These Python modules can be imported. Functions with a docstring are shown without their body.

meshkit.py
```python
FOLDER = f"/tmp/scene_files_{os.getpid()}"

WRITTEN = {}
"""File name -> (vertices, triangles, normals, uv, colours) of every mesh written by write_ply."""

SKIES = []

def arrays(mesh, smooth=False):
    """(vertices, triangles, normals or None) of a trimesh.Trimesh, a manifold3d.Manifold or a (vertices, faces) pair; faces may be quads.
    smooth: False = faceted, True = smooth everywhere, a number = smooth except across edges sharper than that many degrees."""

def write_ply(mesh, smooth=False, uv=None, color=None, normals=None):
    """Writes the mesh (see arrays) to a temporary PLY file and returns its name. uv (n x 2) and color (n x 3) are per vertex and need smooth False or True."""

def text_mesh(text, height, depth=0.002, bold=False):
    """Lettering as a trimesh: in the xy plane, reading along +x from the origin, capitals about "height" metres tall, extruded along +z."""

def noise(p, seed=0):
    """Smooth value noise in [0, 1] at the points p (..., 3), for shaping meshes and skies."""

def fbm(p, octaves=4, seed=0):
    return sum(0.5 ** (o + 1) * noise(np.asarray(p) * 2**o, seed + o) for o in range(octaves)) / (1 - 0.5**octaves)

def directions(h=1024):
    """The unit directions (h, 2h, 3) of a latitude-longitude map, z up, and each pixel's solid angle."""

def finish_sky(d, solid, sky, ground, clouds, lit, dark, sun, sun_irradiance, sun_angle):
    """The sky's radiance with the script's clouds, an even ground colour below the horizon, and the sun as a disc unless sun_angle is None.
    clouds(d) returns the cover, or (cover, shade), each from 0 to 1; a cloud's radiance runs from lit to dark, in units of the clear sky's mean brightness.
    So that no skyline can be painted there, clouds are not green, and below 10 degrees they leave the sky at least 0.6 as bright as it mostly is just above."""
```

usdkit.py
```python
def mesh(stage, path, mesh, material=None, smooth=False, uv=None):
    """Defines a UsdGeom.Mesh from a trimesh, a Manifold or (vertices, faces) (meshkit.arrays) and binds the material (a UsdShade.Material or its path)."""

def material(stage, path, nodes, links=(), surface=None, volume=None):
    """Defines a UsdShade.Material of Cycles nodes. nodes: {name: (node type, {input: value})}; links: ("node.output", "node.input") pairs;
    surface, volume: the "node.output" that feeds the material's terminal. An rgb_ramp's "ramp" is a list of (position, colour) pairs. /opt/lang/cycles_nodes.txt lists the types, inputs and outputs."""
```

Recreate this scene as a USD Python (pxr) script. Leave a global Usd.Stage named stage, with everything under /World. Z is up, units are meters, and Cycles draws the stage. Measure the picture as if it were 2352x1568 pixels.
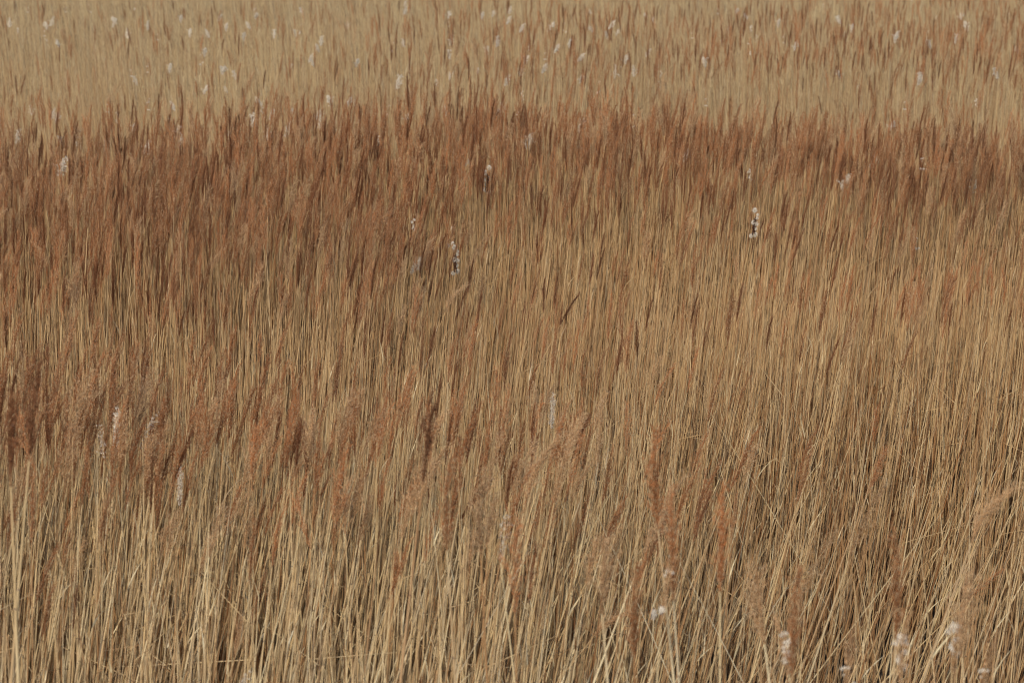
import math
import numpy as np
import usdkit
import meshkit
from pxr import Usd, UsdGeom, UsdLux, UsdShade, Gf, Sdf, Vt

stage = Usd.Stage.CreateInMemory()
UsdGeom.SetStageUpAxis(stage, 'Z')
UsdGeom.SetStageMetersPerUnit(stage, 1.0)
UsdGeom.Xform.Define(stage, '/World')
UsdGeom.Scope.Define(stage, '/World/Looks')
L = '/World/Looks/'

# ------------------------------------------------------------------ camera
CAM_Z, PITCH, FOCAL, APER = 4.5, 12.8, 80.0, 36.0
cam = UsdGeom.Camera.Define(stage, '/World/camera')
cam.CreateProjectionAttr('perspective')
cam.CreateHorizontalApertureAttr(APER)
cam.CreateVerticalApertureAttr(APER * 682 / 1024)
cam.CreateFocalLengthAttr(FOCAL)
cam.CreateFStopAttr(4.5)
cam.CreateFocusDistanceAttr(12.0)
cam.CreateClippingRangeAttr(Gf.Vec2f(0.05, 5000))
cam.CreateExposureAttr(0.03)
cam.AddTranslateOp().Set(Gf.Vec3d(0, 0, CAM_Z))
cam.AddRotateXOp().Set(90.0 - PITCH)

# ------------------------------------------------------------------ sky and sun
SUN_EL, SUN_TO = 37.0, (-0.42, -0.91)          # towards the sun, seen from above
n_ = math.hypot(*SUN_TO)
sx, sy = SUN_TO[0] / n_, SUN_TO[1] / n_
rot = math.atan2(sx, sy)
sky = UsdLux.DomeLight.Define(stage, '/World/sky')
sky_m = usdkit.material(stage, L + 'sky_air', {
    's': ('sky_texture', {'sky_type': 'single_scattering', 'sun_disc': False, 'sun_elevation': math.radians(SUN_EL), 'sun_rotation': rot, 'aerosol_density': 2.0}),
    'b': ('background_shader', {'strength': 0.14})}, [('s.color', 'b.color')], surface='b.background')
UsdShade.MaterialBindingAPI.Apply(sky.GetPrim()).Bind(sky_m)
sky.GetPrim().SetCustomDataByKey('kind', 'structure')
sun = UsdLux.DistantLight.Define(stage, '/World/sun')
sun.CreateIntensityAttr(0.7)
sun.CreateAngleAttr(0.5)
sun.CreateNormalizeAttr(True)
sun.CreateColorAttr(Gf.Vec3f(1.0, 0.93, 0.82))
# light shines along -z; turn +z towards the sun
sun.AddRotateZOp().Set(math.degrees(math.atan2(sy, sx)) + 90)
sun.AddRotateXOp().Set(90 - SUN_EL)

rng = np.random.default_rng(20240607)

# ------------------------------------------------------------------ helpers
FPX = FOCAL / APER * 2352.0
ca, sa = math.cos(math.radians(PITCH)), math.sin(math.radians(PITCH))
EYE = np.array([0, 0, CAM_Z])


def ray(px, py):
    """Direction through a point of the photograph (2352 wide), with unit depth along the view."""
    u, v = (px - 1176) / FPX, -(py - 784) / FPX
    return np.array([u, ca + v * sa, -sa + v * ca])


def project(p):
    p = np.asarray(p, float) - EYE
    depth = p[..., 1] * ca - p[..., 2] * sa
    up = p[..., 1] * sa + p[..., 2] * ca
    return 1176 + FPX * p[..., 0] / depth, 784 - FPX * up / depth, depth


def tag(prim, label=None, cat=None, group=None, kind=None):
    p = prim.GetPrim() if hasattr(prim, 'GetPrim') else prim
    for k, v in (('label', label), ('category', cat), ('group', group), ('kind', kind)):
        if v:
            p.SetCustomDataByKey(k, v)
    return p


class Soup:
    """Collects triangles with a colour for each vertex."""

    def __init__(self):
        self.v, self.f, self.c, self.n = [], [], [], 0

    def add(self, v, f, c):
        v = np.asarray(v, float)
        self.v.append(v)
        self.f.append(np.asarray(f, int) + self.n)
        self.c.append(np.broadcast_to(np.asarray(c, float), v.shape))
        self.n += len(v)

    def tube(self, pts, rad, col, sides=5):
        p = np.asarray(pts, float)
        t = np.gradient(p, axis=0)
        t /= np.linalg.norm(t, axis=1, keepdims=True) + 1e-12
        a = np.cross(t, [0.0, 1.0, 0.02])
        a /= np.linalg.norm(a, axis=1, keepdims=True) + 1e-12
        b = np.cross(t, a)
        ang = np.arange(sides) * 2 * np.pi / sides
        r = np.broadcast_to(rad, (len(p),))[:, None, None]
        v = p[:, None] + r * (np.cos(ang)[None, :, None] * a[:, None] + np.sin(ang)[None, :, None] * b[:, None])
        i, j = np.meshgrid(np.arange(len(p) - 1), np.arange(sides), indexing='ij')
        q = np.stack([i * sides + j, i * sides + (j + 1) % sides, (i + 1) * sides + (j + 1) % sides, (i + 1) * sides + j], -1).reshape(-1, 4)
        f = np.vstack([q[:, [0, 1, 2]], q[:, [0, 2, 3]]])
        col = np.asarray(col, float)
        if col.ndim == 2:
            col = np.repeat(col, sides, axis=0)
        self.add(v.reshape(-1, 3), f, col)

    def blades(self, base, direc, length, width, col, rg):
        """Narrow folded rhombs: base (n,3), direc (n,3) unit."""
        n = len(base)
        side = np.cross(direc, rg.normal(size=(n, 3)))
        side /= np.linalg.norm(side, axis=1, keepdims=True) + 1e-9
        nor = np.cross(direc, side)
        length = np.broadcast_to(length, (n,))[:, None]
        width = np.broadcast_to(width, (n,))[:, None]
        mid = base + direc * length * 0.45 + nor * width * 0.35
        v = np.stack([base, mid + side * width / 2, base + direc * length, mid - side * width / 2], 1).reshape(-1, 3)
        k = np.arange(n)[:, None] * 4
        f = np.vstack([k + [0, 1, 2], k + [0, 2, 3]])
        c = np.broadcast_to(np.asarray(col, float), (n, 3))
        self.add(v, f, np.repeat(c, 4, axis=0))

    def hairs(self, base, direc, length, width, col, rg):
        """Silky hairs: each one thin bent strip of two triangles."""
        n = len(base)
        side = np.cross(direc, rg.normal(size=(n, 3)))
        side /= np.linalg.norm(side, axis=1, keepdims=True) + 1e-9
        length = np.broadcast_to(length, (n,))[:, None]
        bend = rg.normal(size=(n, 3)) * 0.22
        mid = base + direc * length * 0.55
        tip = mid + (direc + bend) * length * 0.5
        v = np.stack([base, mid + side * width / 2, tip, mid - side * width / 2], 1).reshape(-1, 3)
        k = np.arange(n)[:, None] * 4
        f = np.vstack([k + [0, 1, 2], k + [0, 2, 3]])
        c = np.broadcast_to(np.asarray(col, float), (n, 3))
        self.add(v, f, np.repeat(c, 4, axis=0))

    def define(self, path, mat, smooth=False):
        m = usdkit.mesh(stage, path, (np.vstack(self.v), np.vstack(self.f)), mat, smooth=smooth)
        UsdGeom.PrimvarsAPI(m).CreatePrimvar('tint', Sdf.ValueTypeNames.Color3fArray, 'vertex').Set(
            Vt.Vec3fArray.FromNumpy(np.vstack(self.c).astype(np.float32)))
        return m


# ------------------------------------------------------------------ materials
def reed_material(name, ramp, rough, spec, translucent, patch, rank=((0, (1, 1, 1)), (1, (1, 1, 1)))):
    """Tint stored on the mesh, times a tone that differs from reed to reed and drifts over the bed."""
    nodes = {
        'a': ('attribute', {'attribute': 'tint'}),
        'o': ('object_info', {}),
        'r': ('rgb_ramp', {'ramp': ramp}),
        'm': ('mix_color', {'blend_type': 'multiply', 'fac': 1.0, 'use_clamp': False}),
        'g': ('geometry', {}),
        'nz': ('noise_texture', {'scale': 0.45, 'detail': 2.0}),
        'pr': ('rgb_ramp', {'ramp': patch}),
        'm2': ('mix_color', {'blend_type': 'multiply', 'fac': 1.0, 'use_clamp': False}),
        'xyz': ('separate_xyz', {}),
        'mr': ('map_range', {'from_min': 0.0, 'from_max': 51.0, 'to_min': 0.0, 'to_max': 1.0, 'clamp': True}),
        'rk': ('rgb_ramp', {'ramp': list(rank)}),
        'm3': ('mix_color', {'blend_type': 'multiply', 'fac': 1.0, 'use_clamp': False}),
        'p': ('principled_bsdf', {'roughness': rough, 'specular_ior_level': spec}),
        't': ('translucent_bsdf', {}),
        'x': ('mix_closure', {'fac': translucent}),
    }
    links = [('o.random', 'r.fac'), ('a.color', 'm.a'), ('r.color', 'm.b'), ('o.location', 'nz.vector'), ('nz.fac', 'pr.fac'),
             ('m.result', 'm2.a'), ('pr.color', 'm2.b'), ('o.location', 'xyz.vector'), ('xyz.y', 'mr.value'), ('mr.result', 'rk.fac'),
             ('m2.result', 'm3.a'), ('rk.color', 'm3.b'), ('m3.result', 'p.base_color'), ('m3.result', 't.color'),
             ('p.BSDF', 'x.closure1'), ('t.BSDF', 'x.closure2')]
    return usdkit.material(stage, L + name, nodes, links, surface='x.closure')


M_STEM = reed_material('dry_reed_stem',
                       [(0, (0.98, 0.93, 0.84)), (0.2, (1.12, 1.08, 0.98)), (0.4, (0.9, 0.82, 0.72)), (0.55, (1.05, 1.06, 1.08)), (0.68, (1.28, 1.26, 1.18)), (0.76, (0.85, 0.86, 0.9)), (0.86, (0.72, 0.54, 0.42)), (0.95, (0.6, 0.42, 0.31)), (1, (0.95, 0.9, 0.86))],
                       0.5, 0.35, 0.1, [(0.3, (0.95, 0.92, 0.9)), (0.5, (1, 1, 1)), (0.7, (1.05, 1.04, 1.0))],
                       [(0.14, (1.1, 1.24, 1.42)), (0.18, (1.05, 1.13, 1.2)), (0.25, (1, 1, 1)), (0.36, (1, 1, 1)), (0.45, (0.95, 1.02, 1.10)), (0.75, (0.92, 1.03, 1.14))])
M_PLUME = reed_material('rust_plume',
                        [(0, (0.8, 0.74, 0.7)), (0.3, (1.0, 1.0, 1.0)), (0.6, (1.12, 1.05, 1.0)), (0.85, (1.3, 1.35, 1.4)), (1, (0.7, 0.62, 0.6))],
                        0.7, 0.2, 0.25, [(0.3, (0.95, 1.0, 1.05)), (0.7, (1.06, 0.98, 0.9))])
M_HAIR = reed_material('silky_hair',
                       [(0, (0.9, 0.9, 0.9)), (1, (1.1, 1.1, 1.1))], 0.45, 0.4, 0.35, [(0.0, (1, 1, 1)), (1, (1, 1, 1))])
M_GROUND = usdkit.material(stage, L + 'wet_peat', {
    'g': ('geometry', {}), 'n': ('noise_texture', {'scale': 3.0, 'detail': 6.0}),
    'r': ('rgb_ramp', {'ramp': [(0.3, (0.035, 0.026, 0.018)), (0.7, (0.10, 0.075, 0.045))]}),
    'n2': ('noise_texture', {'scale': 40.0, 'detail': 4.0}), 'b': ('bump', {'strength': 0.6, 'distance': 0.03}),
    'p': ('principled_bsdf', {'roughness': 0.85})},
    [('g.position', 'n.vector'), ('n.fac', 'r.fac'), ('r.color', 'p.base_color'), ('g.position', 'n2.vector'), ('n2.fac', 'b.height'), ('b.normal', 'p.normal')], surface='p.BSDF')

TAN = np.array([0.50, 0.338, 0.172])
STRAW = np.array([0.60, 0.47, 0.28])
SHEATH = np.array([0.34, 0.20, 0.10])
DARK = np.array([0.07, 0.045, 0.03])
RUST = np.array([0.36, 0.166, 0.070])
RUST_DARK = np.array([0.18, 0.080, 0.038])
BUFF = np.array([0.41, 0.255, 0.13])
HAIR = np.array([0.60, 0.43, 0.255])
WHITE = np.array([0.90, 0.83, 0.71])

# ------------------------------------------------------------------ ground
gx = np.linspace(-70, 70, 71)
gy = np.linspace(-30, 110, 71)
X, Y = np.meshgrid(gx, gy, indexing='xy')
Z = 0.10 * (meshkit.fbm(np.stack([X * 0.15, Y * 0.15, 0 * X], -1), 3, 5) - 0.5)
v = np.stack([X, Y, Z], -1).reshape(-1, 3)
i, j = np.meshgrid(np.arange(70), np.arange(70), indexing='ij')
q = np.stack([i * 71 + j, i * 71 + j + 1, (i + 1) * 71 + j + 1, (i + 1) * 71 + j], -1).reshape(-1, 4)
far = 3000.0
o = len(v)
ring = np.array([[-far, -far, -0.06], [far, -far, -0.06], [far, far, -0.06], [-far, far, -0.06]])
cor = [0, 70, 71 * 70 + 70, 71 * 70]
tri = np.vstack([q[:, [0, 1, 2]], q[:, [0, 2, 3]]])
extra = []
for k in range(4):
    a, b = cor[k], cor[(k + 1) % 4]
    extra += [[o + k, o + (k + 1) % 4, b], [o + k, b, a]]
ground = usdkit.mesh(stage, '/World/marsh_ground', (np.vstack([v, ring]), np.vstack([tri, extra])), M_GROUND, smooth=True)
tag(ground, 'dark wet peat under the reed bed', None, None, 'structure')


# ------------------------------------------------------------------ reed forms
def stem_curve(h, bow, rg, n=15):
    t = np.linspace(0, 1, n)
    ph = rg.uniform(0, 2 * np.pi)
    off = bow * (t ** 2 - t)
    return np.stack([off * math.cos(ph), off * math.sin(ph), t * h], 1), t


def add_stem(s, h, bow, rg, plume_end=False, thick=1.0, col=TAN, n=15, kink=False):
    """A culm with joints: radii, tints by height; returns the curve."""
    p, t = stem_curve(h, bow, rg, n)
    if kink:
        # the top has snapped and hangs over to one side
        a, e = rg.uniform(0, 2 * np.pi), rg.uniform(-0.9, 0.7)
        k0 = rg.integers(n - 4, n - 1)
        for k in range(k0, n):
            step = h / (n - 1) * 0.7
            p[k] = p[k - 1] + step * np.array([math.cos(a) * math.cos(e), math.sin(a) * math.cos(e), math.sin(e)])
    r0, r1, r2 = 0.0039 * thick, 0.0030 * thick, (0.0013 if plume_end else 0.0007) * thick
    rad = np.interp(t, [0, 0.72, 1.0], [r0, r1, r2])
    c = col[None] * (0.94 + 0.12 * rg.random((n, 1)))
    # leaf sheaths: warmer, browner lengths between some joints
    k = 0
    while k < n:
        w = rg.integers(1, 4)
        if rg.random() < 0.15:
            c[k:k + w] = c[k:k + w] * 0.6 + 0.4 * SHEATH * rg.uniform(0.85, 1.35)
        elif rg.random() < 0.3:
            c[k:k + w] = c[k:k + w] * 0.5 + 0.5 * STRAW
        k += w
    low = np.clip(1 - t / 0.4, 0, 1)[:, None] * 0.5
    c = c * (1 - low) + SHEATH * low
    s.tube(p, rad, c, 5)
    # joints: short dark rings
    z = rg.uniform(0.08, 0.3)
    while z < h * (0.78 if kink else 0.93):
        x = np.array([np.interp((z + d) / h, t, p[:, a]) for d in (-0.0018, 0.0018) for a in range(3)]).reshape(2, 3)
        r = np.interp(z / h, t, rad) * 1.1
        s.tube(x, [r, r], DARK * rg.uniform(1.2, 3.6), 5)
        z += rg.uniform(0.18, 0.34)
    return p, t


def add_leaf(s, p, z, rg, length=None, col=None):
    """A dead ribbon leaf: leaves the culm upwards and bends over."""
    length = length or rg.uniform(0.08, 0.24)
    az = rg.uniform(0, 2 * np.pi)
    n = 7
    t = np.linspace(0, 1, n)
    el = math.radians(rg.uniform(60, 84)) - t * rg.uniform(0.0, 0.9)
    d = np.stack([np.cos(el) * math.cos(az), np.cos(el) * math.sin(az), np.sin(el)], 1)
    q = np.vstack([[0, 0, 0], np.cumsum(d[:-1] * length / (n - 1), 0)]) + [np.interp(z, p[:, 2], p[:, a]) for a in range(3)]
    side = np.array([-math.sin(az), math.cos(az), 0.25])
    w = np.interp(t, [0, 0.2, 1], [0.0022, 0.0032, 0.0003])[:, None]
    v = np.stack([q - side * w, q + side * w], 1).reshape(-1, 3)
    k = np.arange(n - 1)[:, None] * 2
    f = np.vstack([k + [0, 1, 3], k + [0, 3, 2]])
    s.add(v, f, (STRAW if col is None else col) * rg.uniform(0.7, 1.1))


def plume_parts(rg, length, spread, bend, onesided, density, col, hair_col, hairs, droop=0.0, blen=0.088, hair_len=0.009, hair_w=0.0007):
    """(spikelets, hairs): a panicle standing on the origin along +z and bending towards +x."""
    sp, hr = Soup(), Soup()
    n = 12
    t = np.linspace(0, 1, n)
    ang = bend * t ** 1.3
    d = np.stack([np.sin(ang), 0.25 * np.sin(ang) * rg.normal(0, 0.5), np.cos(ang)], 1)
    ax = np.vstack([[0, 0, 0], np.cumsum(d[:-1] * length / (n - 1), 0)])
    sp.tube(ax, np.linspace(0.0013, 0.0005, n), SHEATH * 0.9, 4)
    nb = int(60 * density)
    for _ in range(nb):
        tb = rg.random() ** 1.15 * 0.93
        o_ = np.array([np.interp(tb, t, ax[:, a]) for a in range(3)])
        di = np.array([np.interp(tb, t, d[:, a]) for a in range(3)])
        az = rg.normal(0, 0.8) if rg.random() < onesided else rg.uniform(0, 2 * np.pi)
        rad_ = np.array([math.cos(az), math.sin(az), 0.0])
        e = spread * rg.uniform(0.4, 1.3)
        bl = blen * (1 - 0.68 * tb) * rg.uniform(0.55, 1.15) * min(1, 0.45 + tb * 4)
        m = max(3, int(bl / 0.0062))
        tt = np.linspace(0.0, 1, m)
        e_t = e + droop * tt ** 1.5 + 0.15 * tt * rg.normal()
        dd = np.cos(e_t)[:, None] * di + np.sin(e_t)[:, None] * rad_
        dd[:, 2] -= 0.12 * droop * tt
        dd /= np.linalg.norm(dd, axis=1, keepdims=True)
        pts = o_ + np.vstack([[0, 0, 0], np.cumsum(dd[:-1] * bl / (m - 1), 0)])
        bd = dd + rg.normal(0, 0.28, (m, 3))
        bd /= np.linalg.norm(bd, axis=1, keepdims=True)
        tone = rg.uniform(0.72, 1.25)
        sp.blades(pts, bd, rg.uniform(0.008, 0.0135, m), rg.uniform(0.0015, 0.0026, m), np.clip(col * tone * rg.uniform(0.8, 1.2, (m, 1)), 0, 0.9), rg)
        nh = rg.poisson(hairs * m)
        if nh:
            k = rg.integers(0, m, nh)
            hd = dd[k] + rg.normal(0, 0.5, (nh, 3))
            hd /= np.linalg.norm(hd, axis=1, keepdims=True)
            hr.hairs(pts[k] + rg.normal(0, 0.0015, (nh, 3)), hd, rg.uniform(0.7, 1.4, nh) * hair_len, hair_w, np.clip(hair_col * rg.uniform(0.8, 1.15, (nh, 1)), 0, 0.92), rg)
    return sp, hr


def add_tuft(hr, c, r, rg, n=260, col=WHITE, squash=(1, 1, 1.25)):
    """A cottony clump: fine hairs standing out of a small core."""
    d = rg.normal(size=(n, 3))
    d /= np.linalg.norm(d, axis=1, keepdims=True)
    b = c + d * r * 0.25 * np.asarray(squash) * rg.random((n, 1))
    hr.hairs(b, d, r * rg.uniform(0.6, 1.1, n), 0.0010, np.clip(col * rg.uniform(0.85, 1.02, (n, 1)), 0, 0.92), rg)


FORMS = {}          # name -> dict(path, height, plume length, bend)


def define_form(root, stem, sp=None, hr=None, head=None, leaf=None, at=None):
    """Writes one form (stem, plume > seed_hairs, seed_head, leaf) under the class prim ROOT."""
    stem.define(root + '/stem', M_STEM, True)
    if leaf is not None and leaf.n:
        leaf.define(root + '/leaf', M_STEM)
    if sp is not None:
        sp.define(root + '/plume', M_PLUME)
        if hr is not None and hr.n:
            hr.define(root + '/plume/seed_hairs', M_HAIR)
    elif head is not None:
        head.define(root + '/seed_head', M_PLUME, False)
        if hr is not None and hr.n:
            hr.define(root + '/seed_head/seed_hairs', M_HAIR)


def shift(s, p):
    s.v = [a + p for a in s.v]


def form(name, kind, seed):
    rg = np.random.default_rng(seed)
    root = '/World/' + name
    stage.CreateClassPrim(root)
    stem, leaf = Soup(), Soup()
    if kind == 'straw':
        p, t = add_stem(stem, 2.0, rg.choice([-1, 1]) * rg.uniform(0.12, 0.32), rg, col=STRAW * 1.02, thick=0.5)
        define_form(root, stem)
        FORMS[name] = dict(path=root, h=2.0, kind=kind, bend=0.0)
        return
    if kind in ('bare', 'brown'):
        h = 2.0
        p, t = add_stem(stem, h, rg.uniform(-0.07, 0.07), rg, col=TAN * (rg.uniform(0.9, 1.08) if kind == 'bare' else np.array([0.70, 0.60, 0.54]) * rg.uniform(0.85, 1.15)), kink=rg.random() < 0.16)
        if rg.random() < 0.75:
            add_leaf(leaf, p, rg.uniform(0.9, 1.8), rg)
        define_form(root, stem, leaf=leaf)
        FORMS[name] = dict(path=root, h=h, kind=kind)
        return
    h = 1.8
    p, t = add_stem(stem, h, rg.uniform(-0.07, 0.07), rg, True, thick=1.0, col=TAN * rg.uniform(0.92, 1.06))
    if rg.random() < 0.6:
        add_leaf(leaf, p, rg.uniform(1.0, 1.6), rg)
    top, hr, head, sp = p[-1] * [1, 1, 1], None, None, None
    ln = rg.uniform(0.16, 0.25)
    bend = 0.0
    if kind == 'rust':
        bend = abs(rg.normal(0.15, 0.12))
        sp, hr = plume_parts(rg, ln, rg.uniform(0.13, 0.23), bend, 0.35, rg.uniform(0.85, 1.25), RUST * rg.uniform(0.8, 1.15), HAIR, 0.55, droop=0.2)
    elif kind == 'dark':
        bend = abs(rg.normal(0.08, 0.08))
        sp, hr = plume_parts(rg, ln * 0.95, rg.uniform(0.08, 0.14), bend, 0.3, 1.1, RUST_DARK * rg.uniform(0.85, 1.2), RUST, 0.15, droop=0.1)
    elif kind == 'buff':
        bend = abs(rg.normal(0.35, 0.25))
        sp, hr = plume_parts(rg, ln, rg.uniform(0.2, 0.36), bend, 0.5, rg.uniform(0.7, 1.0), BUFF * rg.uniform(0.85, 1.1), HAIR * 1.15, 1.3, droop=0.4)
    elif kind == 'silver':
        bend = rg.uniform(0.5, 1.0)
        sp, hr = plume_parts(rg, ln * 0.55, rg.uniform(0.3, 0.5), bend, 0.85, 0.42, BUFF * 1.1, WHITE, 6.0, droop=1.2, blen=0.07, hair_len=0.011, hair_w=0.0012)
    elif kind == 'white':
        bend = rg.uniform(0.05, 0.2)
        sp, hr = plume_parts(rg, ln * 0.8, 0.10, bend, 0.4, 0.7, BUFF * 1.2, WHITE, 3.6, droop=0.15, blen=0.07, hair_len=0.010, hair_w=0.0012)
    elif kind == 'wisp':
        bend = rg.uniform(0.5, 0.9)
        sp, hr = plume_parts(rg, ln * 0.6, 0.25, bend, 0.8, 0.2, BUFF * 1.1, WHITE, 2.2, droop=1.0, blen=0.06, hair_len=0.008, hair_w=0.0012)
    elif kind == 'cotton':
        sp, hr = plume_parts(rg, ln * 0.7, 0.2, 0.2, 0.4, 0.35, BUFF, HAIR * 1.2, 1.0, droop=0.3, blen=0.07)
        for _ in range(rg.integers(2, 4)):
            c = np.array([rg.normal(0, 0.008), rg.normal(0, 0.008), rg.uniform(0.0, ln * 0.55)])
            for _ in range(rg.integers(3, 7)):
                add_tuft(hr, c + rg.normal(0, 0.006, 3) * [1, 1, 1.5], rg.uniform(0.003, 0.0085), rg, 42)
    elif kind == 'reedmace':
        head = Soup()
        n = 22
        z = np.linspace(0, 0.12, n)
        r = 0.0095 * np.clip(np.minimum(z / 0.02, (0.12 - z) / 0.03), 0.05, 1) ** 0.5 * (1 + 0.13 * rg.normal(size=n))
        head.tube(np.stack([0.002 * np.sin(z * 60), 0 * z, z], 1), r, RUST_DARK * 0.35 * rg.uniform(0.8, 1.4, (n, 1)), 10)
        head.tube([[0, 0, 0.12], [0.002, 0, 0.2]], [0.0016, 0.0007], TAN, 4)
        hr = Soup()
        for zc in rg.uniform(0.0, 0.17, 11):
            a = rg.choice([2.6, 3.5, 0.2, -0.3]) + rg.normal(0, 0.3)
            add_tuft(hr, np.array([0.011 * math.cos(a), -0.004, zc]), rg.uniform(0.008, 0.017), rg, 200)
    for s in (sp, hr, head):
        if s is not None and s.n:
            shift(s, top)
    define_form(root, stem, sp, hr, head, leaf)
    FORMS[name] = dict(path=root, h=h, ln=ln, bend=bend, kind=kind, top=top, tip=top + np.array([math.sin(bend * 0.45), 0, math.cos(bend * 0.45)]) * (ln * {'cotton': 0.5, 'reedmace': 0.0}.get(kind, 1.0) + 0.17 * (kind == 'reedmace')))


KINDS = {'bare': 14, 'rust': 14, 'dark': 5, 'buff': 6, 'silver': 5, 'cotton': 6, 'reedmace': 2, 'white': 2, 'wisp': 3, 'straw': 4, 'brown': 6}
KIND_NAME = {'bare': 'bare_reed_form', 'rust': 'plumed_reed_form', 'dark': 'dark_reed_form', 'buff': 'buff_reed_form', 'silver': 'silvery_reed_form', 'cotton': 'cottony_reed_form', 'reedmace': 'reedmace_form', 'white': 'white_reed_form', 'wisp': 'wispy_reed_form', 'straw': 'slanting_straw_form', 'brown': 'brown_bare_reed_form'}
BY = {}
for kk, (kind, cnt) in enumerate(KINDS.items()):
    for c in range(cnt):
        nm = '%s_%03d' % (KIND_NAME[kind], c + 1)
        form(nm, kind, 1000 * kk + c)
        BY.setdefault(kind, []).append(nm)

# ------------------------------------------------------------------ how the bed is made up
# share of plumed reeds: rows by distance along the canopy, columns across the view
ROWS_Y = np.array([0, 40, 90, 135, 190, 250, 310, 370, 430, 500, 570, 640, 720, 800, 880, 960, 1050, 1150, 1260])
COLS_X = np.array([150, 450, 750, 1050, 1350, 1650, 1950, 2250])
RUSTY = np.array([
    [.15, .15, .15, .20, .20, .25, .30, .35],
    [.16, .18, .20, .34, .36, .40, .45, .48],
    [.15, .18, .30, .52, .55, .62, .70, .70],
    [.15, .15, .18, .36, .40, .46, .52, .52],
    [.16, .12, .12, .20, .20, .14, .20, .25],
    [.25, .22, .25, .32, .30, .18, .20, .25],
    [.42, .50, .58, .65, .62, .45, .38, .40],
    [.50, .75, .90, .95, .95, .85, .75, .75],
    [.70, .85, .85, .70, .85, .95, 1.0, 1.0],
    [.90, .95, .75, .30, .35, .40, .35, .35],
    [1.0, .95, .75, .20, .14, .16, .16, .25],
    [.80, .70, .75, .28, .20, .28, .38, .35],
    [.40, .40, .45, .38, .32, .40, .28, .15],
    [.28, .20, .20, .30, .35, .25, .10, .06],
    [.50, .30, .25, .32, .30, .20, .06, .06],
    [1.0, .75, .50, .60, .35, .12, .05, .05],
    [1.2, 1.0, .75, .90, .40, .15, .05, .06],
    [.70, .90, .70, .85, .45, .25, .08, .06],
    [.05, .10, .08, .15, .15, .12, .05, .05]])
CANOPY = 2.06


def field_at(tips):
    """Share of plumed reeds among those whose tips stand at TIPS."""
    c = tips.copy()
    c[:, 2] = CANOPY
    px, py, _ = project(c)
    w = 26 * (meshkit.fbm(np.stack([c[:, 0] * 0.7, c[:, 1] * 0.7, 0 * px], -1), 3, 31) - 0.5) * 2
    r = np.interp(np.clip(py + w, 0, 1260), ROWS_Y, np.arange(len(ROWS_Y)))
    k = np.interp(np.clip(px, 150, 2250), COLS_X, np.arange(8))
    r0, k0 = np.minimum(r.astype(int), len(ROWS_Y) - 2), np.minimum(k.astype(int), 6)
    fr, fk = r - r0, k - k0
    g = RUSTY
    return g[r0, k0] * (1 - fr) * (1 - fk) + g[r0 + 1, k0] * fr * (1 - fk) + g[r0, k0 + 1] * (1 - fr) * fk + g[r0 + 1, k0 + 1] * fr * fk


FRONT = 7.1
BANDS = [(FRONT, 11, 320), (11, 17, 325), (17, 25, 195), (25, 36, 85), (36, 60, 32)]
xs, ys = [], []
for y0, y1, rho in BANDS:
    half = 0.225 * y1 * 1.08 + 1.1
    n = int(rho * 2 * half * (y1 - y0))
    x, y = rng.uniform(-half, half, n), rng.uniform(y0, y1, n)
    keep = np.abs(x) < 0.225 * y * 1.08 + 1.1
    xs.append(x[keep]), ys.append(y[keep])
x, y = np.concatenate(xs), np.concatenate(ys)
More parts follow.
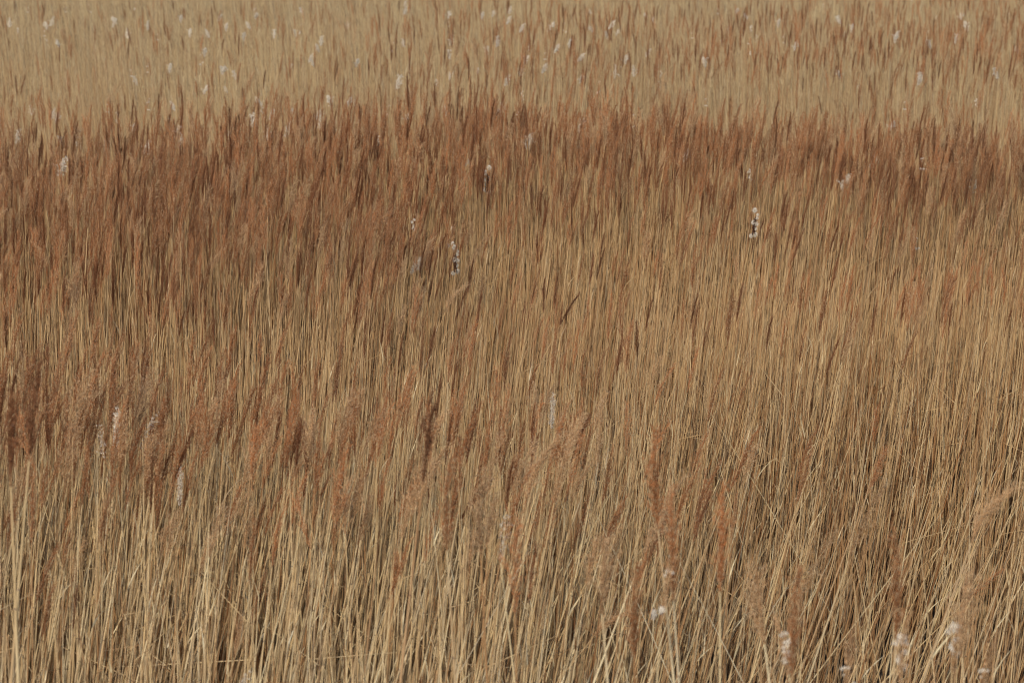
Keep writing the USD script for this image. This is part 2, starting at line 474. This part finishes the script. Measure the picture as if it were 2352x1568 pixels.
# clumping: shoots gather and leave small gaps
cl = meshkit.noise(np.stack([x * 2.6, y * 2.6, 0 * x], -1), 7)
gap = np.clip((x / np.maximum(y, 1) + 0.02) / 0.12, 0, 1) * np.clip((12.6 - y) / 2.5, 0, 1)
keep = rng.random(len(x)) < np.clip(0.55 + 1.0 * cl, 0.35, 1) * (1 - gap * np.where(cl < 0.5, 0.94, 0.55))
x, y = x[keep], y[keep]
N = len(x)
R = field_at(np.stack([x, y, np.full(N, CANOPY)], 1))
Rs = np.clip(R, 0.05, 0.9)
# shoots stand taller where they flower and lower in the bands between
hgt = CANOPY + 0.36 * (Rs - 0.42) + 0.18 * (meshkit.fbm(np.stack([x * 0.35, y * 0.35, 0 * x], -1), 3, 11) - 0.5) + rng.normal(0, 0.08, N)
hgt *= np.interp(y, [FRONT, FRONT + 0.5], [0.86, 1.0])
plumed = rng.random(N) < np.clip(R, 0, 1.1) ** 1.5 * 1.12 * np.interp(y, [7.5, 11, 13, 18], [0.25, 0.28, 0.36, 0.46])
hgt -= np.where(plumed, 0.0, np.abs(rng.normal(0.10, 0.10, N)))
# lean: in degrees to the right of the view and away from it
px, py, dep = project(np.stack([x, y, np.full(N, CANOPY)], 1))
mean = np.interp(px, [0, 800, 1600, 2352], [1.5, 2.5, 3.8, 5.2]) + np.interp(py, [0, 250, 500, 1200], [-5.5, -3.5, 0.0, 1.5])
mean += 10 * (meshkit.fbm(np.stack([x * 0.5, y * 0.5, 0 * x], -1), 2, 21) - 0.5)
near = np.clip((py - 700) / 500, 0, 1)
lean = mean + rng.normal(0, 1, N) * (2.6 + 3.0 * near + 2.5 * near * np.clip((px - 1000) / 900, 0, 1))
stray = rng.random(N) < 0.05 + 0.15 * near * np.clip((px - 900) / 700, 0.2, 1)
lean += stray * rng.normal(6, 11 + 9 * near, N)
lean += gap[keep] * rng.normal(1.5, 6, N)
away = rng.normal(0, 3.0, N)


def quat(lean, away, yaw):
    """Yaw about z, then tilt towards +x by LEAN and +y by AWAY (radians): (n, 4) w x y z."""
    th = np.hypot(lean, away) + 1e-9
    ux, uy = -away / th, lean / th                   # axis of the tilt
    s, c = np.sin(th / 2), np.cos(th / 2)
    t = np.stack([c, ux * s, uy * s, 0 * s], 1)
    z = np.stack([np.cos(yaw / 2), 0 * yaw, 0 * yaw, np.sin(yaw / 2)], 1)
    w1, x1, y1, z1 = t.T
    w2, x2, y2, z2 = z.T
    return np.stack([w1 * w2 - x1 * x2 - y1 * y2 - z1 * z2, w1 * x2 + x1 * w2 + y1 * z2 - z1 * y2, w1 * y2 - x1 * z2 + y1 * w2 + z1 * x2, w1 * z2 + x1 * y2 - y1 * x2 + z1 * w2], 1)


def ground_z(x, y):
    return 0.10 * (meshkit.fbm(np.stack([x * 0.15, y * 0.15, 0 * x], -1), 3, 5) - 0.5) - 0.02


def instancer(path, names, pos, q, scale, which):
    pi = UsdGeom.PointInstancer.Define(stage, path)
    for k, nm in enumerate(names):
        pr = UsdGeom.Xform.Define(stage, '%s/%s' % (path, nm.replace('_form', '_shoot')))
        pr.GetPrim().GetReferences().AddInternalReference(FORMS[nm]['path'])
        pi.GetPrototypesRel().AddTarget(pr.GetPath())
    pi.CreateProtoIndicesAttr(Vt.IntArray.FromNumpy(which.astype(np.int32)))
    pi.CreatePositionsAttr(Vt.Vec3fArray.FromNumpy(pos.astype(np.float32)))
    pi.CreateOrientationsAttr(Vt.QuathArray([Gf.Quath(*map(float, a)) for a in q]))
    pi.CreateScalesAttr(Vt.Vec3fArray.FromNumpy(scale.astype(np.float32)))
    return pi


# ------------------------------------------------------------------ single reeds
COUNT = {}


def single_reed(name, fm, pos, q, scale, label=None, group=None):
    COUNT[name] = COUNT.get(name, 0) + 1
    path = '/World/' + name if COUNT[name] == 1 else '/World/%s_%03d' % (name, COUNT[name] - 1)
    xf = UsdGeom.Xform.Define(stage, path)
    xf.AddTranslateOp().Set(Gf.Vec3d(*map(float, pos)))
    xf.AddOrientOp().Set(Gf.Quatf(*map(float, q)))
    xf.AddScaleOp().Set(Gf.Vec3f(*map(float, scale)))
    xf.GetPrim().GetReferences().AddInternalReference(FORMS[fm]['path'])
    xf.GetPrim().SetInstanceable(True)
    tag(xf, label, 'reed', group)
    return xf.GetPrim()


def turn(q, v):
    w, u = q[0], np.asarray(q[1:])
    v = np.asarray(v, float)
    return v + 2 * np.cross(u, np.cross(u, v) + w * v)


def stand(fm, tip, lean_deg, away_deg, yaw):
    """Foot, turn and scale of a reed of form FM whose tip is at TIP."""
    q = quat(np.array([math.radians(lean_deg)]), np.array([math.radians(away_deg)]), np.array([yaw]))[0]
    f = FORMS[fm]
    arm = turn(q, f['tip'] if 'tip' in f else [0, 0, f['h']])
    gz = float(ground_z(np.array([tip[0]]), np.array([tip[1]]))[0])
    k = (tip[2] - gz) / arm[2]
    return np.array([tip[0] - arm[0] * k, tip[1] - arm[1] * k, gz]), q, k


KIND_TEXT = {'rust': ('plumed_reed', 'rust-brown feathery reed plume'), 'dark': ('dark_plumed_reed', 'narrow dark brown reed plume'), 'buff': ('buff_plumed_reed', 'loose buff-brown reed plume'),
             'silver': ('silvery_reed', 'silvery white drooping reed plume'), 'cotton': ('cottony_reed', 'reed head with white cottony tufts'), 'reedmace': ('reedmace', 'dark seed head'), 'white': ('white_plumed_reed', 'white plume'), 'wisp': ('wispy_reed', 'pale wisp'), 'straw': ('slanting_straw', 'pale straw')}

# seen one by one: (x, y of the tip in the photograph, depth in metres or None for the canopy, kind, lean, turned to the left, label)
SEEN = [
    (1337, 925, None, 'rust', 1, 0, 'tall upright dark rust plume, alone in the lower centre of the bed'),
    (1500, 985, 5.2, 'rust', -5, 0, 'long blurred rust plume near the camera, leaning left, right of centre'),
    (1540, 1130, 5.0, 'rust', -3, 0, 'blurred rust plume close behind the long left-leaning one, right of centre'),
    (1660, 1115, 5.0, 'rust', 0, 0, 'wide blurred rust plume near the camera between pale crossing stems'),
    (1830, 1310, 4.6, 'rust', 1, 0, 'largest blurred brown plume, close to the camera at the lower right'),
    (2060, 1230, 4.7, 'rust', -2, 1, 'blurred brown plume above the white cottony tufts at the lower right'),
    (2215, 1320, 5.0, 'buff', -3, 0, 'thin blurred brown plume close to the lower right corner'),
    (1035, 1040, 5.3, 'rust', 1, 0, 'blurred rust plume near the camera, below the centre of the bed'),
    (995, 925, 5.5, 'dark', 9, 0, 'dark blurred plume leaning right, just left of the lower centre'),
    (1110, 1090, 5.3, 'buff', 1, 0, 'soft orange-brown blurred plume with one pale wisp on top'),
    (1185, 1200, 5.1, 'rust', 0, 0, 'short blurred orange plume under the lower centre'),
    (1400, 1225, 4.9, 'buff', 3, 0, 'broad blurred buff plume at the bottom, right of centre'),
    (1460, 1300, 4.9, 'rust', -1, 0, 'blurred rust plume at the bottom beside the broad buff one'),
    (1735, 1290, 4.9, 'buff', -9, 1, 'blurred buff plume leaning left above the bottom right tangle'),
    (95, 795, 5.2, 'dark', 10, 0, 'blurred dark plume leaning right at the left side, low'),
    (25, 880, 5.0, 'dark', 4, 0, 'blurred nearly black plume at the left border of the photo'),
    (1150, 940, None, 'rust', 0, 0, 'rust plume with thick lower end standing in pale stems at centre'),
    (1440, 920, None, 'rust', 0, 0, 'slim orange-rust plume right of the tall upright dark one'),
    (1250, 640, None, 'dark', 0, 0, 'narrow dark plume standing upright in front of tan stems at centre'),
    (1190, 575, None, 'rust', 14, 0, 'dense russet plume leaning right, just below the white-headed pair'),
    (1462, 735, None, 'dark', -3, 0, 'short thick dark brown plume right of centre'),
    (1945, 640, None, 'rust', 10, 0, 'long rust plume leaning right in the pale right half'),
    (1925, 590, None, 'dark', 12, 0, 'dark plume leaning right in the pale band at the right'),
    (2075, 520, None, 'dark', 12, 0, 'big dark russet plume leaning right below the bent white tuft'),
    (2110, 610, None, 'rust', 18, 0, 'straight russet plume leaning far right beside a thin dark stalk'),
    (2105, 660, None, 'rust', 16, 0, 'lower of two parallel russet plumes leaning right near the right edge'),
    (2250, 640, None, 'rust', 26, 0, 'plume leaning furthest right near the right edge of the photo'),
    (2015, 690, None, 'dark', 10, 0, 'dark rust plume leaning right under the pale band, right side'),
    (1860, 620, None, 'rust', 6, 0, 'right one of a close cluster of three rust plumes'),
    (1845, 630, None, 'rust', 3, 0, 'middle one of a close cluster of three rust plumes'),
    (1750, 640, None, 'rust', 8, 0, 'slender rust plume left of the cluster of three'),
    (1520, 590, None, 'rust', 4, 0, 'pair-forming upright plume above the right half tan band'),
    (1388, 570, None, 'dark', 16, 0, 'dark spiky plume slanting right in the tan band at centre right'),
    (975, 510, None, 'dark', 24, 0, 'thin dark plume slanting right, left of the white-headed pair'),
    (1075, 655, None, 'buff', 44, 0, 'drooping pale plume bent far over to the right near the centre'),
    (240, 880, None, 'buff', 38, 0, 'thin brown plume bent to the right on the left side'),
    (985, 560, None, 'silver', 30, 0, 'silvery arched plume left of the white-headed pair'),
    (1036, 530, None, 'cotton', -2, 0, 'upper one of the two white-headed reeds at the centre'),
    (1047, 562, None, 'reedmace', 3, 0, 'lower one of the two white-headed reeds, dark under its white cap'),
    (1738, 478, None, 'reedmace', 8, 0, 'dark brown seed head with white fluff bursting from both sides'),
    (1120, 380, None, 'reedmace', 2, 1, 'small nearly black seed head in the middle rust band'),
    (272, 925, None, 'white', 8, 0, 'bright white upright plume in the lower left rust band'),
    (218, 935, None, 'wisp', -6, 1, 'pale plume tipped with white left of the bright white one'),
    (415, 1060, None, 'white', 4, 0, 'slim white plume in the lower left, right of the bright one'),
    (1272, 895, None, 'white', 4, 0, 'pale whitish plume standing in the straw stems below the centre'),
    (395, 895, None, 'wisp', 32, 0, 'small white comb-like plume bent right at the left'),
    (1725, 385, None, 'cotton', 2, 0, 'white tufted head above the dark fluffy seed head, right of centre'),
    (2100, 528, None, 'cotton', -14, 1, 'white tuft on a thin curved grey stalk near the right side'),
    (1955, 375, None, 'silver', 16, 0, 'pale arched plume in the rust band at the right'),
    (2120, 345, None, 'cotton', 0, 0, 'small upright white tuft in the rust band at the right'),
    (2250, 385, None, 'silver', 14, 0, 'white comb-like plume near the right edge in the rust band'),
    (60, 168, None, 'dark', 22, 0, 'dark hooked plume bending right in the upper left corner'),
    (180, 305, None, 'cotton', 3, 0, 'white tuft at the left over the start of the rust band'),
    (300, 150, None, 'cotton', -6, 0, 'brightest white tufted head in the upper left'),
    (248, 228, None, 'cotton', 2, 0, 'small white tuft below the brightest upper left one'),
    (310, 262, None, 'silver', 2, 0, 'tall pale plume over the left part of the rust band'),
    (352, 292, None, 'silver', 18, 0, 'greyish drooping plume at the left end of the rust band'),
    (530, 300, None, 'cotton', 0, 0, 'white tuft on the top rim of the rust band, left half'),
    (597, 240, None, 'cotton', -20, 1, 'white tuft at the end of a bright slanting straw, upper left'),
    (735, 235, None, 'silver', 8, 0, 'pale plume in the tan band over the rust band, left of centre'),
    (818, 228, None, 'cotton', 2, 0, 'small white tuft left of the centre, above the rust band'),
    (1003, 180, None, 'cotton', -3, 0, 'long white tufted head in the upper tan band at centre'),
    (1375, 192, None, 'cotton', -5, 0, 'white curled head in the upper tan band, right of centre'),
    (1193, 255, None, 'cotton', 2, 0, 'white double tuft among dark plumes on the rim of the rust band'),
    (1622, 215, None, 'cotton', 0, 0, 'faint white tuft in the upper tan band at the right of centre'),
    (2080, 222, None, 'cotton', 3, 0, 'white-topped dark head in the upper right tan band'),
    (2245, 225, None, 'cotton', 6, 0, 'small pale tuft in the tan band near the right edge'),
    (640, 340, None, 'cotton', 0, 0, 'tiny white tuft inside the rust band, left of centre'),
    (955, 500, None, 'cotton', 4, 0, 'very small white fleck-like tuft above the arched silvery plume'),
    (900, 488, None, 'buff', 40, 0, 'thin pale hooked stalk under the rust band, left of centre'),
    (2072, 1450, 4.5, 'cotton', 0, 0, 'largest white cottony head at the lower right, out of focus'),
    (2200, 1425, 4.6, 'cotton', 4, 0, 'blurred white cottony head right of the largest one'),
    (2270, 1490, 4.7, 'cotton', 8, 0, 'white cottony head nearest to the lower right corner'),
    (1945, 1485, 4.8, 'cotton', 0, 0, 'small white tuft left of the largest cottony head'),
    (1795, 1440, 4.8, 'cotton', -12, 1, 'pale ragged head with white specks on the big blurred plume'),
    (1525, 1330, 5.0, 'cotton', 4, 0, 'white-flecked head among crossed stems at the bottom'),
    (770, 1530, 5.4, 'wisp', 26, 0, 'curled white wisp at the bottom edge, left of centre'),
    (1180, 1110, 5.6, 'wisp', 8, 0, 'small white wisp beside the blurred orange plume'),
    (610, 1480, 5.6, 'wisp', 28, 0, 'pale slanting wisp over straw stems at the bottom left'),
    (1580, 1090, 5.8, 'buff', 32, 0, 'pale slanting plume in the straw, lower right of centre'),
    (1300, 1000, 6.2, 'buff', 34, 0, 'pale slanting plume near the tall upright dark one'),
    (2340, 1120, 5.4, 'buff', 38, 0, 'pale plume arching in at the right border, low'),
    (2040, 1110, 6.0, 'buff', 28, 0, 'brown plume slanting right over straw, lower right'),
    (1930, 1215, 5.6, 'buff', 30, 0, 'small braided-looking plume slanting right over dark gaps'),
]
SEEN += [
    (1951, 1199, None, 'straw', 32, 0, 'bright pale straw slanting right with its broken tip over dark gaps'),
    (1807, 1063, None, 'straw', 25, 0, 'pale straw slanting right, ending among brown stems, right of centre'),
    (2167, 1171, None, 'straw', 42, 0, 'straw leaning steeply right in the lower right, upper of three'),
    (2310, 1141, None, 'straw', 39, 0, 'long straw leaning steeply right towards the right border'),
    (2087, 1357, None, 'straw', 44, 0, 'pale bowed straw leaning far right above the white cottony heads'),
    (2185, 1281, None, 'straw', 27, 0, 'straight pale straw slanting right in the lower right'),
    (1627, 941, None, 'straw', -36, 0, 'thin pale straw slanting left across the stems, right of centre'),
    (1645, 1165, None, 'straw', 27, 0, 'pale straw slanting right beside the wide blurred rust plume'),
    (1450, 941, None, 'straw', -13, 0, 'bright straw tilted slightly left, right of the tall dark plume'),
    (1627, 985, None, 'straw', -21, 0, 'pale straw tilted left crossing two right-slanting ones'),
    (1299, 1073, None, 'straw', -17, 0, 'straw tilted left just beside the tall upright dark plume'),
    (1229, 1233, None, 'straw', 40, 0, 'short-looking straw slanting steeply right under the lower centre'),
    (1449, 1041, None, 'straw', 33, 0, 'straw slanting right between two blurred rust plumes'),
    (1649, 1350, None, 'straw', 30, 0, 'straw slanting right at the bottom, right of centre'),
    (1560, 1290, None, 'straw', -30, 0, 'straw slanting left in the tangle at the bottom'),
    (1370, 1180, None, 'straw', -26, 0, 'straw slanting left through the tangle under the tall dark plume'),
    (108, 1017, None, 'straw', 33, 0, 'pale straw slanting right at the left, among buff plumes'),
    (436, 1133, None, 'straw', 23, 0, 'bright straw slanting right in the lower left'),
    (1545, 760, None, 'straw', -30, 0, 'hair-thin pale straw slanting left over the middle stems'),
    (330, 380, None, 'straw', 14, 0, 'long pale straw standing out of the left rust band'),
    (1110, 740, None, 'straw', 14, 0, 'pale straw slanting right below the arched silvery plume'),
    (2000, 900, None, 'straw', 26, 0, 'pale straw slanting right in the right half stems'),
    (2330, 860, None, 'straw', 24, 0, 'pale straw slanting right near the right border, middle height'),
    (1755, 960, None, 'straw', 18, 0, 'straight bright straw leaning right in the lower right stems'),
    (700, 1190, None, 'straw', 24, 0, 'pale straw slanting right, left of the lower centre'),
    (620, 1330, None, 'straw', 27, 0, 'pale straw slanting right at the bottom left'),
]
for cx, cy in [(22, 25), (62, 10), (150, 9), (205, 14), (258, 26), (310, 8), (340, 30), (415, 22), (436, 52), (100, 62), (40, 62), (130, 78), (362, 70), (290, 48), (520, 40), (560, 60), (470, 95), (390, 130), (690, 60),
               (1040, 60), (1145, 62), (1120, 90), (1310, 75), (1440, 110), (1650, 12), (1790, 30), (1960, 40), (1830, 80), (2060, 60), (2210, 15)]:
    SEEN.append((cx, cy, None, 'silver' if (cx * 7 + cy) % 3 else 'cotton', 2 if cx > 800 else -2, cx < 300, None))

AUTO = []            # [prim, kind, tip x, tip y, lean class]
rg1 = np.random.default_rng(77)
for tx, ty, depth, kind, ln_, left, label in SEEN:
    bends = sorted(BY[kind], key=lambda f: FORMS[f]['bend'])
    half = max(1, (len(bends) + 1) // 2)
    fm = bends[-1 - rg1.integers(0, half)] if abs(ln_) > 18 else bends[rg1.integers(0, half)]
    d = ray(tx, ty)
    if depth is None:
        k = (CANOPY + 0.08 - EYE[2]) / d[2]
        for _ in range(6):
            tip = EYE + d * k
            c_ = np.array([[tip[0], tip[1], CANOPY]])
            zt = CANOPY + 0.08 + 0.36 * (float(np.clip(field_at(c_)[0], 0.05, 0.9)) - 0.42)
            k = (zt - EYE[2]) / d[2]
    else:
        k = depth * 1.28
    tip = EYE + d * k
    yaw = rg1.normal(0, 0.35) + (np.pi if left else 0)
    wide = 1.3 if depth and kind in ('rust', 'buff', 'dark') and abs(ln_) < 12 else 1.0
    pos, q, sc1 = stand(fm, tip, (ln_ - math.degrees(FORMS[fm]['bend']) * 0.4 * (-1 if left else 1)) * 0.8, rg1.normal(0, 2), yaw)
    pr = single_reed(KIND_TEXT[kind][0], fm, pos, q, (sc1 * wide, sc1 * wide, sc1), label)
    if label is None:
        AUTO.append([pr, kind, tx, ty, 0])

# plumed shoots: kinds by chance and place
P = np.nonzero(plumed)[0]
npl = len(P)
left_top = np.clip((1500 - px[P]) / 1500, 0, 1) * np.clip((330 - py[P]) / 200, 0, 1)
u = rng.random(npl)
dk = np.interp(py[P], [200, 700, 950], [0.20, 0.26, 0.14])
kinds = np.where(u < dk, 'dark', np.where(u < 0.87, 'rust', 'buff')).astype(object)
fore = np.clip((py[P] - 800) / 250, 0, 1)
kinds[(rng.random(npl) < 0.22 * fore)] = 'buff'
kinds[rng.random(npl) < np.interp(py[P], [250, 450], [0.02, 0.0]) + 0.20 * left_top] = 'silver'
kinds[rng.random(npl) < np.interp(py[P], [250, 450], [0.014, 0.0]) + 0.05 * left_top] = 'cotton'
form_of = np.array([BY[k][rng.integers(0, len(BY[k]))] for k in kinds])
scale_p = (hgt[P] + 0.06 + rng.normal(0, 0.09, npl)) / 2.0
yaw_p = rng.normal(0.0, 0.7, npl)
yaw_p[rng.random(npl) < np.interp(py[P], [0, 300, 600], [0.5, 0.3, 0.12])] += np.pi
lean_p = lean[P] + rng.normal(2.0, 2.5, npl)
q_p = quat(np.radians(lean_p), np.radians(away[P]), yaw_p)
pos_p = np.stack([x[P], y[P], ground_z(x[P], y[P])], 1)
tips = np.array([pos_p[k] + turn(q_p[k], FORMS[form_of[k]]['tip']) * scale_p[k] for k in range(npl)])
tx, ty, td = project(tips)
inside = (tx > 8) & (tx < 2344) & (ty > 5) & (ty < 1480)
want = np.nonzero(inside)[0]
want = want[np.argsort(td[want])][:300 - len(SEEN)]
single = np.zeros(npl, bool)
single[want] = True
for k in want:
    pr = single_reed(KIND_TEXT[kinds[k]][0], form_of[k], pos_p[k], q_p[k], (scale_p[k],) * 3)
    mx, my, _ = project(pos_p[k] + turn(q_p[k], FORMS[form_of[k]]['top']) * scale_p[k])
    sl = math.degrees(math.atan2(tx[k] - mx, my - ty[k]))
    AUTO.append([pr, kinds[k], tx[k], ty[k], int(sl > 13) - int(sl < -3)])

all_plumed = BY['rust'] + BY['dark'] + BY['buff'] + BY['silver'] + BY['cotton']
idx = {nm: k for k, nm in enumerate(all_plumed)}
m = ~single
pi = instancer('/World/plumed_reeds', all_plumed, pos_p[m], q_p[m], np.repeat(scale_p[m][:, None], 3, 1), np.array([idx[f] for f in form_of[m]]))
tag(pi, 'many smaller rust-brown plumed reeds standing across the middle and far marsh', 'plumed reeds', None, 'stuff')

# bare shoots: the front rank one by one, the mass behind as one
b = np.nonzero(~plumed)[0]
nb = len(b)
names = BY['bare'] + BY['brown']
which = rng.integers(0, len(BY['bare']), nb)
brown = rng.random(nb) < 0.07 + 0.62 * gap[keep][b]
which[brown] = len(BY['bare']) + rng.integers(0, len(BY['brown']), int(brown.sum()))
sc = hgt[b] / 2.0
thick = np.clip(rng.normal(1.0, 0.24, nb), 0.5, 1.6) * np.interp(y[b], [7.5, 11.5], [0.93, 0.85]) * np.where(stray[b], 0.72, 1.0)
pos = np.stack([x[b], y[b], ground_z(x[b], y[b])], 1)
qb = quat(np.radians(lean[b]), np.radians(away[b]), rng.uniform(0, 2 * np.pi, nb))
bx, by, bd = project(np.stack([x[b] + np.tan(np.radians(lean[b])) * hgt[b], y[b], hgt[b]], 1))
want = np.nonzero((bx > 5) & (bx < 2347) & (by < 1500))[0]
want = want[np.argsort(bd[want])][:220]
one = np.zeros(nb, bool)
one[want] = True
for k in want:
    pr = single_reed('bare_reed', names[which[k]], pos[k], qb[k], (thick[k], thick[k], sc[k]))
    AUTO.append([pr, ('brown bare stem' if brown[k] else 'slender bare stem' if thick[k] < 0.98 else 'stout bare stem' if thick[k] > 1.22 else 'bare straw stem'), bx[k], by[k], int(lean[b][k] > 12) - int(lean[b][k] < -2)])
pi = instancer('/World/bare_reeds', names, pos[~one], qb[~one], np.stack([thick, thick, sc], 1)[~one], which[~one])
tag(pi, 'dense mass of dry tan reed stems without plumes filling the whole marsh', 'reed stems', None, 'stuff')

# ------------------------------------------------------------------ labels of the single reeds
COL = ['at left border', 'in left fifth', 'left of middle', 'in the middle', 'right of middle', 'in right fifth', 'at right border']
ROW = ['far upper bed', 'rust band', 'tan centre', 'lower rust clumps', 'upper front straw', 'front straw', 'lowest front straw']
ORD = ['first', 'second', 'third', 'fourth', 'fifth', 'sixth', 'seventh', 'eighth', 'ninth', 'tenth', 'eleventh', 'twelfth', 'thirteenth', 'fourteenth', 'fifteenth', 'sixteenth', 'seventeenth', 'eighteenth']
TEXT = {'rust': 'rust plume', 'dark': 'dark brown plume', 'buff': 'buff plume', 'silver': 'silvery plume', 'cotton': 'white-tufted head'}
LEAN = {-1: ' leaning left', 0: '', 1: ' leaning right'}
cells = {}
for rec in AUTO:
    pr, kind, ax, ay, sl = rec
    c = int(np.clip(ax / 2352 * 7, 0, 6))
    r = int(np.searchsorted([200, 480, 850, 1130, 1250, 1380], ay))
    cells.setdefault((kind, sl, c, r), []).append(rec)
for (kind, sl, c, r), recs in cells.items():
    base = TEXT.get(kind, kind) + LEAN[sl] + ', ' + ROW[r] + ' ' + COL[c]
    recs.sort(key=lambda t: t[2])
    for k, rec in enumerate(recs):
        if len(recs) == 1:
            tag(rec[0], 'single ' + base)
        elif len(recs) <= len(ORD):
            tag(rec[0], base + ', %s from left' % ORD[k])
        else:
            tag(rec[0], base, None, base)
for p in stage.GetPrimAtPath('/World').GetChildren():
    if p.GetCustomDataByKey('category') == 'reed' and not p.GetCustomDataByKey('group'):
        nm = p.GetName().rstrip('0123456789').rstrip('_')
        p.SetCustomDataByKey('group', nm.replace('_', ' ') + 's standing singly in the bed')
print('bare', nb, 'plumed', npl, 'single', sum(COUNT.values()))
